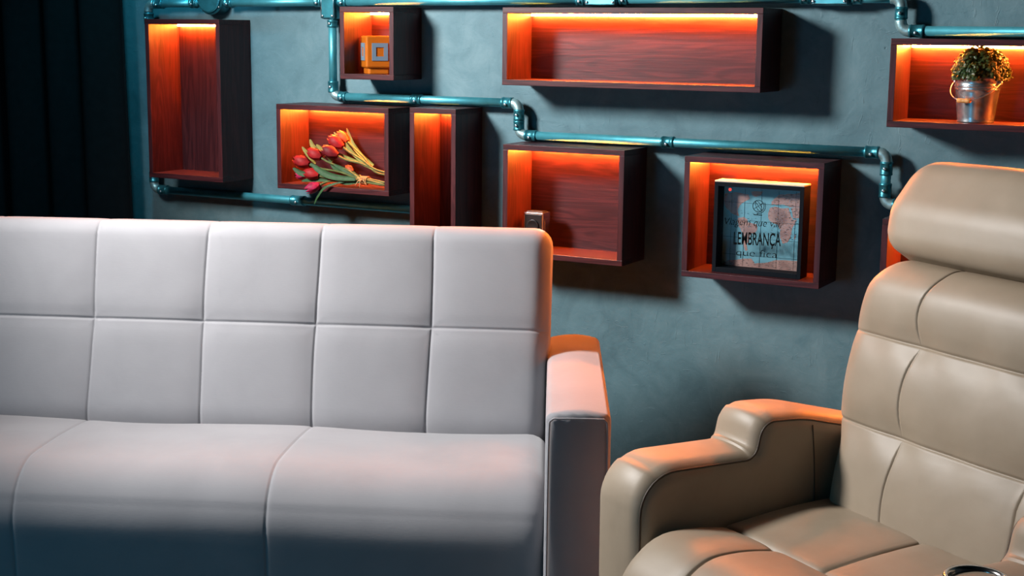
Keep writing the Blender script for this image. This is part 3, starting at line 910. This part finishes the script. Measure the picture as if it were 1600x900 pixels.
# ------------------------------------------------------------------ orange square mug
mg = thing('mug', 'bright orange square mug with pale blue bars in the small wall box', 'mug', (-2.3880, 3.5300, 1.2778), math.radians(47.5))
def mug():
    w, h = 0.0400, 0.1085
    def ring(hw, z, rc, n=5):
        pts = []
        for cx, cy, a0 in ((1, 1, 0), (-1, 1, PI / 2), (-1, -1, PI), (1, -1, 3 * PI / 2)):
            for k in range(n + 1):
                a = a0 + PI / 2 * k / n
                pts.append((cx * (hw - rc) + rc * math.cos(a), cy * (hw - rc) + rc * math.sin(a), z))
        return pts
    rings = [ring(0.0315, 0.0, 0.008), ring(0.0325, 0.002, 0.008), ring(0.0325, 0.015, 0.008), ring(0.0385, 0.0185, 0.007), ring(w, 0.022, 0.006),
             ring(w, 0.104, 0.006), ring(w - 0.0015, h - 0.001, 0.006), ring(w - 0.003, h, 0.006), ring(w - 0.0055, h - 0.001, 0.005), ring(w - 0.007, h - 0.006, 0.005), ring(w - 0.008, 0.02, 0.005)]
    V = [p for r in rings for p in r]; n = len(rings[0]); Fc = []
    for i in range(len(rings) - 1):
        for k in range(n):
            l = (k + 1) % n
            Fc.append((i * n + k, i * n + l, (i + 1) * n + l, (i + 1) * n + k))
    Fc.append(tuple(range(n))[::-1]); Fc.append(tuple((len(rings) - 1) * n + k for k in range(n)))
    mesh('body', V, Fc, M['mug'], mg, False)
    for front in (True, False):                          # a plain raised square outline on each visible face
        P = [(-0.0235, 0.038), (0.0235, 0.038), (0.0235, 0.088), (-0.0235, 0.088)]
        bm = bmesh.new()
        i_ = 0.012
        for dep in (-w - 0.002, -w + 0.001):
            for q in (0, 1):
                for (a, z) in P:
                    zc = 0.063
                    a2, z2 = (a, z) if q == 0 else (a - math.copysign(i_, a), z - math.copysign(i_, z - zc))
                    bm.verts.new((a2, dep, z2) if front else (dep, a2, z2))
        bm.verts.ensure_lookup_table()
        for k in range(4):
            l = (k + 1) % 4
            for quad in ((k, l, 4 + l, 4 + k), (8 + k, 12 + k, 12 + l, 8 + l), (k, 8 + k, 8 + l, l), (4 + k, 4 + l, 12 + l, 12 + k)):
                bm.faces.new([bm.verts[j] for j in quad])
        obj_bm('raised_square', bm, M['mugblue'], mg)
    pts = [(w - 0.003, 0, 0.088)] + [(w + 0.0005 + 0.0120 * math.sin(PI * k / 10), 0, 0.088 - 0.050 * k / 10) for k in range(1, 10)] + [(w - 0.003, 0, 0.038)]
    mesh('handle', *tube_geo(pts, 0.0035, 10), M['mug'], mg)
mug()

# ------------------------------------------------------------------ chrome block
cb = thing('chrome_block', 'small chrome edged block with a round dial standing behind the sofa corner', 'ornament', (-1.853, 3.525, 0.8079))
box('case', (-0.031, -0.021, 0.0), (0.031, 0.021, 0.104), M['chrome'], cb, 0.003, 3)
box('face_plate', (-0.026, -0.0225, 0.006), (0.026, -0.0212, 0.098), M['gunmetal'], cb, 0.0005)
V, Fc = lathe_geo([(0.0005, 0), (0.016, 0), (0.0185, 0.001), (0.0185, 0.003), (0.0165, 0.0045), (0.014, 0.003), (0.0005, 0.003)], 32)
mesh('dial', [(x, -0.0227 - z, y + 0.066) for x, y, z in V], Fc, M['gunmetal'], cb)
box('side_window', (0.0312, -0.012, 0.012), (0.0322, 0.014, 0.086), M['chrome'], cb, 0.0004)
box('top_plate', (-0.024, -0.015, 0.1042), (0.024, 0.015, 0.1058), M['gunmetal'], cb, 0.0006)

# ------------------------------------------------------------------ potted plant in a tin bucket
pp = thing('potted_plant', 'small bushy green plant in a galvanised tin bucket', 'potted plant', (-0.688, 3.520, 1.2033))
prof = [(0.0005, 0.004), (0.036, 0.004), (0.038, 0.0005), (0.0415, 0.0005), (0.0422, 0.003), (0.0415, 0.006)]
for k in range(1, 12):
    t = k / 12
    prof.append((0.0415 + 0.0115 * t, 0.006 + 0.096 * t))
for zc in (0.078, 0.085):
    for d, b in ((-0.0030, 0), (-0.0015, 0.0012), (0, 0.0016), (0.0015, 0.0012), (0.0030, 0)):
        z = zc + d; prof.append((0.0415 + 0.0115 * (z - 0.006) / 0.096 + b, z))
head, rest = prof[:6], sorted(prof[6:], key=lambda q: q[1])
prof = head + rest + [(0.0530, 0.1015), (0.0548, 0.1025), (0.0552, 0.1045), (0.0540, 0.1060), (0.0525, 0.1045), (0.0515, 0.098), (0.050, 0.090)]
mesh('bucket', *lathe_geo(prof, 56), M['tin'], pp)
V, Fc = lathe_geo([(0.050, 0.0945), (0.03, 0.0960), (0.0005, 0.0965)], 40)
mesh('soil', V, Fc, M['soil'], pp)
# bail handle hanging over the front, with its turned wooden grip
ha = math.radians(22)
hp = []
for k in range(33):
    a = PI * k / 32
    x = -0.0585 * math.cos(a); s = math.sin(a)
    hp.append((x, -0.022 * s ** 0.7 - 0.040 * s, 0.094 - 0.042 * s))
rotm = Matrix.Rotation(math.radians(-16), 3, 'Z')
hp = [rotm @ Vector(p) for p in hp]
hd = mesh('bail_handle', *tube_geo(hp, 0.0013, 8), M['wire'], pp)
c = hp[16]; d = (hp[18] - hp[14]).normalized()
gl = [(-0.0165, 0.0040), (-0.0160, 0.0052), (-0.010, 0.0054), (-0.0045, 0.0054), (-0.0035, 0.0047), (-0.0022, 0.0054), (0.0, 0.0049), (0.0022, 0.0054), (0.0035, 0.0047), (0.0045, 0.0054), (0.010, 0.0054), (0.0160, 0.0052), (0.0165, 0.0040)]
mesh('grip', *tube_geo([c + d * a for a, r in gl], [r for a, r in gl], 16), M['grip'], hd)
for s in (0, -1):
    p = hp[s]
    q = Vector((p.x, p.y, 0)).normalized()
    mesh('handle_lug', *tube_geo([p - q * 0.006, p + q * 0.0012, p + q * 0.002], [0.0042, 0.0042, 0.003], 12), M['wire'], pp)
def foliage():
    rnd = random.Random(3)
    V, Fc = [], []
    for k in range(2600):
        th = rnd.uniform(0, 2 * PI); u = rnd.uniform(-0.30, 1.0)
        rr = rnd.uniform(0.55, 1.0) ** 0.6
        ph = math.acos(max(-1, min(1, u)))
        lump = 1 + 0.10 * math.sin(3 * th + 1.0) * math.sin(ph) + 0.06 * math.sin(7 * th + 4 * u)
        p = Vector((math.sin(ph) * math.cos(th) * 0.0655, math.sin(ph) * math.sin(th) * 0.0600, math.cos(ph) * 0.066)) * (rr * lump)
        nrm = (Vector((p.x, p.y, p.z + 0.004)).normalized() + Vector((rnd.uniform(-.7, .7), rnd.uniform(-.7, .7), rnd.uniform(-.4, .8)))).normalized()
        p.z += 0.1125
        if p.z < 0.100: p.z = 0.100 + rnd.uniform(0, 0.010)
        a = nrm.orthogonal().normalized(); a.rotate(Matrix.Rotation(rnd.uniform(0, 2 * PI), 3, nrm)); b = nrm.cross(a)
        L, w = rnd.uniform(0.0036, 0.0058), rnd.uniform(0.0028, 0.0042)
        o = len(V)
        V += [p - a * L, p - a * L * .3 + b * w - nrm * 0.0007, p + a * L * .45 + b * w * .8 - nrm * 0.0007, p + a * L, p + a * L * .45 - b * w * .8 - nrm * 0.0007, p - a * L * .3 - b * w - nrm * 0.0007, p + nrm * 0.0008]
        for i in range(6): Fc.append((o + 6, o + i, o + (i + 1) % 6))
    o = mesh('foliage', V, Fc, M['leafgreen'], pp)
    tag(o, kind='stuff')
foliage()

# ------------------------------------------------------------------ bunch of tulips
tb = thing('tulip_bouquet', 'bunch of red tulips tied with raffia lying in the wall box', 'bouquet', (-2.45, 3.50, 0.9478))
O = Vector((-2.45, 3.50, 0.9478))
def tl(p): return Vector(p[:3]) - O
def flower_geo(base, direc, size):
    direc = direc.normalized()
    a = direc.orthogonal().normalized(); b = direc.cross(a)
    parts = []
    for lay in (0, 1):
        for k in range(3):
            ph0 = 2 * PI * k / 3 + lay * PI / 3 + 0.3
            V, Fc = [], []
            nu, nv = 7, 9
            for j in range(nv + 1):
                v = j / nv
                rad = size * (0.10 + 0.42 * math.sin(PI * min(1, v * 0.80 + 0.08)) ** 0.8) * (1.0 if lay else 0.88)
                wid = 0.95 * (math.sin(PI * (0.12 + 0.87 * v)) ** 0.75)
                for i in range(nu + 1):
                    u = 2 * i / nu - 1
                    ph = ph0 + u * wid
                    r = rad * (1 + 0.05 * u * u * (1 if lay else -1))
                    h = size * (1.50 * v - 0.16 * u * u * v)
                    V.append(base + direc * h + (a * math.cos(ph) + b * math.sin(ph)) * r)
            for j in range(nv):
                for i in range(nu):
                    q = j * (nu + 1) + i
                    Fc.append((q, q + 1, q + nu + 2, q + nu + 1))
            parts.append((V, Fc))
    return join_geo(parts)
TW = Vector((-2.392, 3.470, 0.9680)); TW2 = Vector((-2.385, 3.515, 0.9930))
heads = [((-2.6172, 3.475, 1.0126), 'r', 0.037), ((-2.5809, 3.49, 1.0356), 'r', 0.035), ((-2.5317, 3.50, 1.0437), 'd', 0.038), ((-2.5316, 3.53, 1.0703), 'r', 0.038),
         ((-2.5223, 3.55, 1.0850), 'o', 0.031), ((-2.5713, 3.462, 0.9800), 'r', 0.034), ((-2.5530, 3.440, 0.9440), 'p', 0.031), ((-2.6200, 3.475, 0.9730), 'p', 0.026), ((-2.4700, 3.51, 0.9950), 'o', 0.024)]
for i, (p, c, s) in enumerate(heads):
    hp_ = Vector(p)
    up = i in (3, 4, 2)
    tie = TW2 if up else TW
    end = Vector((-2.3165 + 0.002 * (i % 3), tie.y + 0.012 * ((i % 3) - 1) + 0.008, tie.z - (0.010 if up else 0.006) + 0.005 * (i % 2)))
    d = (hp_ - tie).normalized()
    if c == 'p' and i == 6: d = Vector((-0.78, -0.42, -0.38)).normalized()
    d = (d + Vector((-0.15, -0.12, 0.14 if i not in (6, 7) else -0.05))).normalized()
    base = hp_ - d * s * 0.62
    st = mesh('tulip', *tube_geo(catmull([tl(base), tl(base - d * 0.03), tl(base.lerp(tie, 0.6) + Vector((0, 0, 0.006))), tl(tie + Vector((0, 0.004 * ((i % 3) - 1), 0.003 * (i % 4)))), tl(end)], 6), 0.0031, 8), M['stem'], tb)
    mesh('flower', *flower_geo(tl(base), d, s), M['petal_' + c], st)
leaves = [([(-2.5175, 3.56, 1.1136), (-2.4951, 3.555, 1.0704), (-2.4542, 3.54, 1.0385), (-2.3951, 3.52, 1.0115)], 'y', 0.0065),
 ([(-2.5572, 3.55, 1.0998), (-2.5266, 3.545, 1.0791), (-2.4778, 3.53, 1.0443), (-2.4243, 3.52, 1.0115)], 'y', 0.006),
 ([(-2.6389, 3.54, 1.076), (-2.6276, 3.535, 1.0592), (-2.6063, 3.53, 1.0445), (-2.5655, 3.52, 1.0269)], 'y', 0.007),
 ([(-2.6542, 3.52, 1.0541), (-2.6349, 3.515, 1.0377), (-2.6117, 3.51, 1.02), (-2.5887, 3.50, 1.0091)], 'y', 0.006),
 ([(-2.6117, 3.535, 1.0615), (-2.5944, 3.53, 1.0514), (-2.5715, 3.52, 1.0404), (-2.5348, 3.51, 1.0163)], 'y', 0.0065),
 ([(-2.5748, 3.455, 1.0131), (-2.5328, 3.450, 0.9905), (-2.4831, 3.450, 0.9776), (-2.4173, 3.458, 0.9747)], 'g', 0.0095),
 ([(-2.6475, 3.465, 0.9942), (-2.6198, 3.462, 0.9816), (-2.5907, 3.465, 0.9766), (-2.5416, 3.470, 0.9721)], 'g', 0.008),
 ([(-2.6131, 3.462, 0.9573), (-2.5891, 3.462, 0.9619), (-2.564, 3.462, 0.9631), (-2.5205, 3.466, 0.9641)], 'g', 0.006),
 ([(-2.5499, 3.437, 0.8945), (-2.5344, 3.435, 0.9193), (-2.5069, 3.440, 0.9489), (-2.4458, 3.462, 0.9692)], 'g', 0.0042),
 ([(-2.5242, 3.53, 1.0389), (-2.4787, 3.52, 1.026), (-2.4371, 3.515, 1.0159), (-2.3897, 3.512, 1.0007)], 'y', 0.005),
 ([(-2.51, 3.48, 1.0115), (-2.4702, 3.475, 0.9983), (-2.4399, 3.475, 0.9875), (-2.4073, 3.475, 0.9732)], 'g', 0.007),
 ([(-2.4816, 3.462, 0.9625), (-2.4513, 3.462, 0.9605), (-2.4221, 3.466, 0.9652), (-2.4029, 3.47, 0.9685)], 'g', 0.006),
 ([(-2.5417, 3.50, 1.021), (-2.5115, 3.49, 0.9981), (-2.4738, 3.48, 0.9883), (-2.4148, 3.475, 0.9728)], 'g', 0.006)]
for P, c, w in leaves:
    path = catmull([tl(p) for p in P], 7)
    V, Fc = [], []
    n = len(path)
    for i, p in enumerate(path):
        t = (path[min(i + 1, n - 1)] - path[max(i - 1, 0)]).normalized()
        v = i / (n - 1)
        ww = w * (math.sin(PI * (0.04 + 0.80 * v ** 0.75)) ** 0.8)
        side = Vector((-t.z, 0, t.x)).normalized() * 0.93 + Vector((0, 0.36, 0))
        fold = Vector((0, 1, 0)) * ww * 0.35
        V += [p + side * ww + fold * 0.2, p + side * ww * 0.5 + fold * 0.7, p + fold, p - side * ww * 0.5 + fold * 0.7, p - side * ww + fold * 0.2]
    for i in range(n - 1):
        for k in range(4):
            q = i * 5 + k
            Fc.append((q, q + 1, q + 6, q + 5))
    mesh('leaf', V, Fc, M['leaf' if c == 'g' else 'leaf_lit'], tb)
tw = []
for k in range(5):
    c = TW + Vector((-0.010 + 0.005 * k, 0.003, 0.003))
    tw.append(tube_geo([tl(c + Vector((0.0015 * math.sin(2 * w), 0.013 * math.cos(w), 0.0115 * math.sin(w)))) for w in [2 * PI * q / 18 for q in range(18)]], 0.0014, 6, closed=True))
for d in ((-0.022, -0.016, -0.0145), (-0.006, -0.018, -0.0165), (0.018, -0.014, -0.010), (0.012, -0.016, 0.012), (-0.014, -0.016, 0.012)):
    e = TW + Vector(d)
    e.z = max(e.z, 0.9500)
    tw.append(tube_geo([tl(p) for p in bez([TW + Vector((0, -0.011, 0.004)), TW + Vector((d[0] * 0.4, -0.022, 0.012)), e], 8)], 0.0012, 6))
mesh('raffia_tie', *join_geo(tw), M['raffia'], tb)

# ------------------------------------------------------------------ light
def look(o, target):
    o.rotation_euler = (Vector(target) - o.location).to_track_quat('-Z', 'Y').to_euler()
ld = bpy.data.lights.new('ceiling_spot', 'SPOT'); ld.energy = 450; ld.color = (1.0, 0.98, 0.97)
ld.spot_size = math.radians(118); ld.spot_blend = 1.0; ld.shadow_soft_size = 0.22
lo = bpy.data.objects.new('ceiling_spot', ld); link(lo); lo.location = (-2.86, 1.88, 2.07); look(lo, (-1.10, 3.6, 0.85))
fd = bpy.data.lights.new('room_fill', 'AREA'); fd.energy = 19; fd.color = (0.10, 0.52, 0.85); fd.shape = 'RECTANGLE'; fd.size = 0.8; fd.size_y = 1.1
fo = bpy.data.objects.new('room_fill', fd); link(fo); fo.location = (-2.6, -1.2, 0.75); look(fo, (-1.4, 3.4, 0.9))
td = bpy.data.lights.new('curtain_fill', 'SPOT'); td.energy = 70; td.color = (0.10, 0.75, 1.0)  # added teal fill that brightens the wall strip beside the curtain
td.spot_size = math.radians(58); td.spot_blend = 1.0; td.shadow_soft_size = 0.08
to = bpy.data.objects.new('curtain_fill', td); link(to); to.location = (-2.82, 2.90, 2.55); look(to, (-3.42, 3.6, 1.10))
w = bpy.data.worlds.new('world'); sc.world = w; w.use_nodes = True
w.node_tree.nodes['Background'].inputs['Color'].default_value = (0.004, 0.006, 0.008, 1)

# ------------------------------------------------------------------ camera
yaw, pitch, roll, fpx = 0.500776425, 0.175124926, 0.0108283714, 2256.53884
cy, sy, cp, sp = math.cos(yaw), math.sin(yaw), math.cos(pitch), math.sin(pitch)
fwd = Vector((-sy * cp, cy * cp, -sp)); rt = Vector((cy, sy, 0)); up = rt.cross(fwd)
r2 = math.cos(roll) * rt + math.sin(roll) * up; u2 = -math.sin(roll) * rt + math.cos(roll) * up
cd = bpy.data.cameras.new('camera'); cam = bpy.data.objects.new('camera', cd); link(cam)
cd.sensor_width = 36.0; cd.lens = 36.0 * fpx / 1600.0; cd.clip_start = 0.05
mt = Matrix.Identity(4)
for i in range(3):
    mt[i][0], mt[i][1], mt[i][2] = r2[i], u2[i], -fwd[i]
mt[0][3], mt[1][3], mt[2][3] = 0, 0, H0
cam.matrix_world = mt
sc.camera = cam

sc.view_settings.view_transform = 'Standard'
sc.view_settings.look = 'None'
sc.view_settings.exposure = 0.0
sc.view_settings.gamma = 1.0
sc.view_settings.use_curve_mapping = False
sc.cycles.use_denoising = True
sc.cycles.max_bounces = 6
sc.cycles.sample_clamp_indirect = 6.0
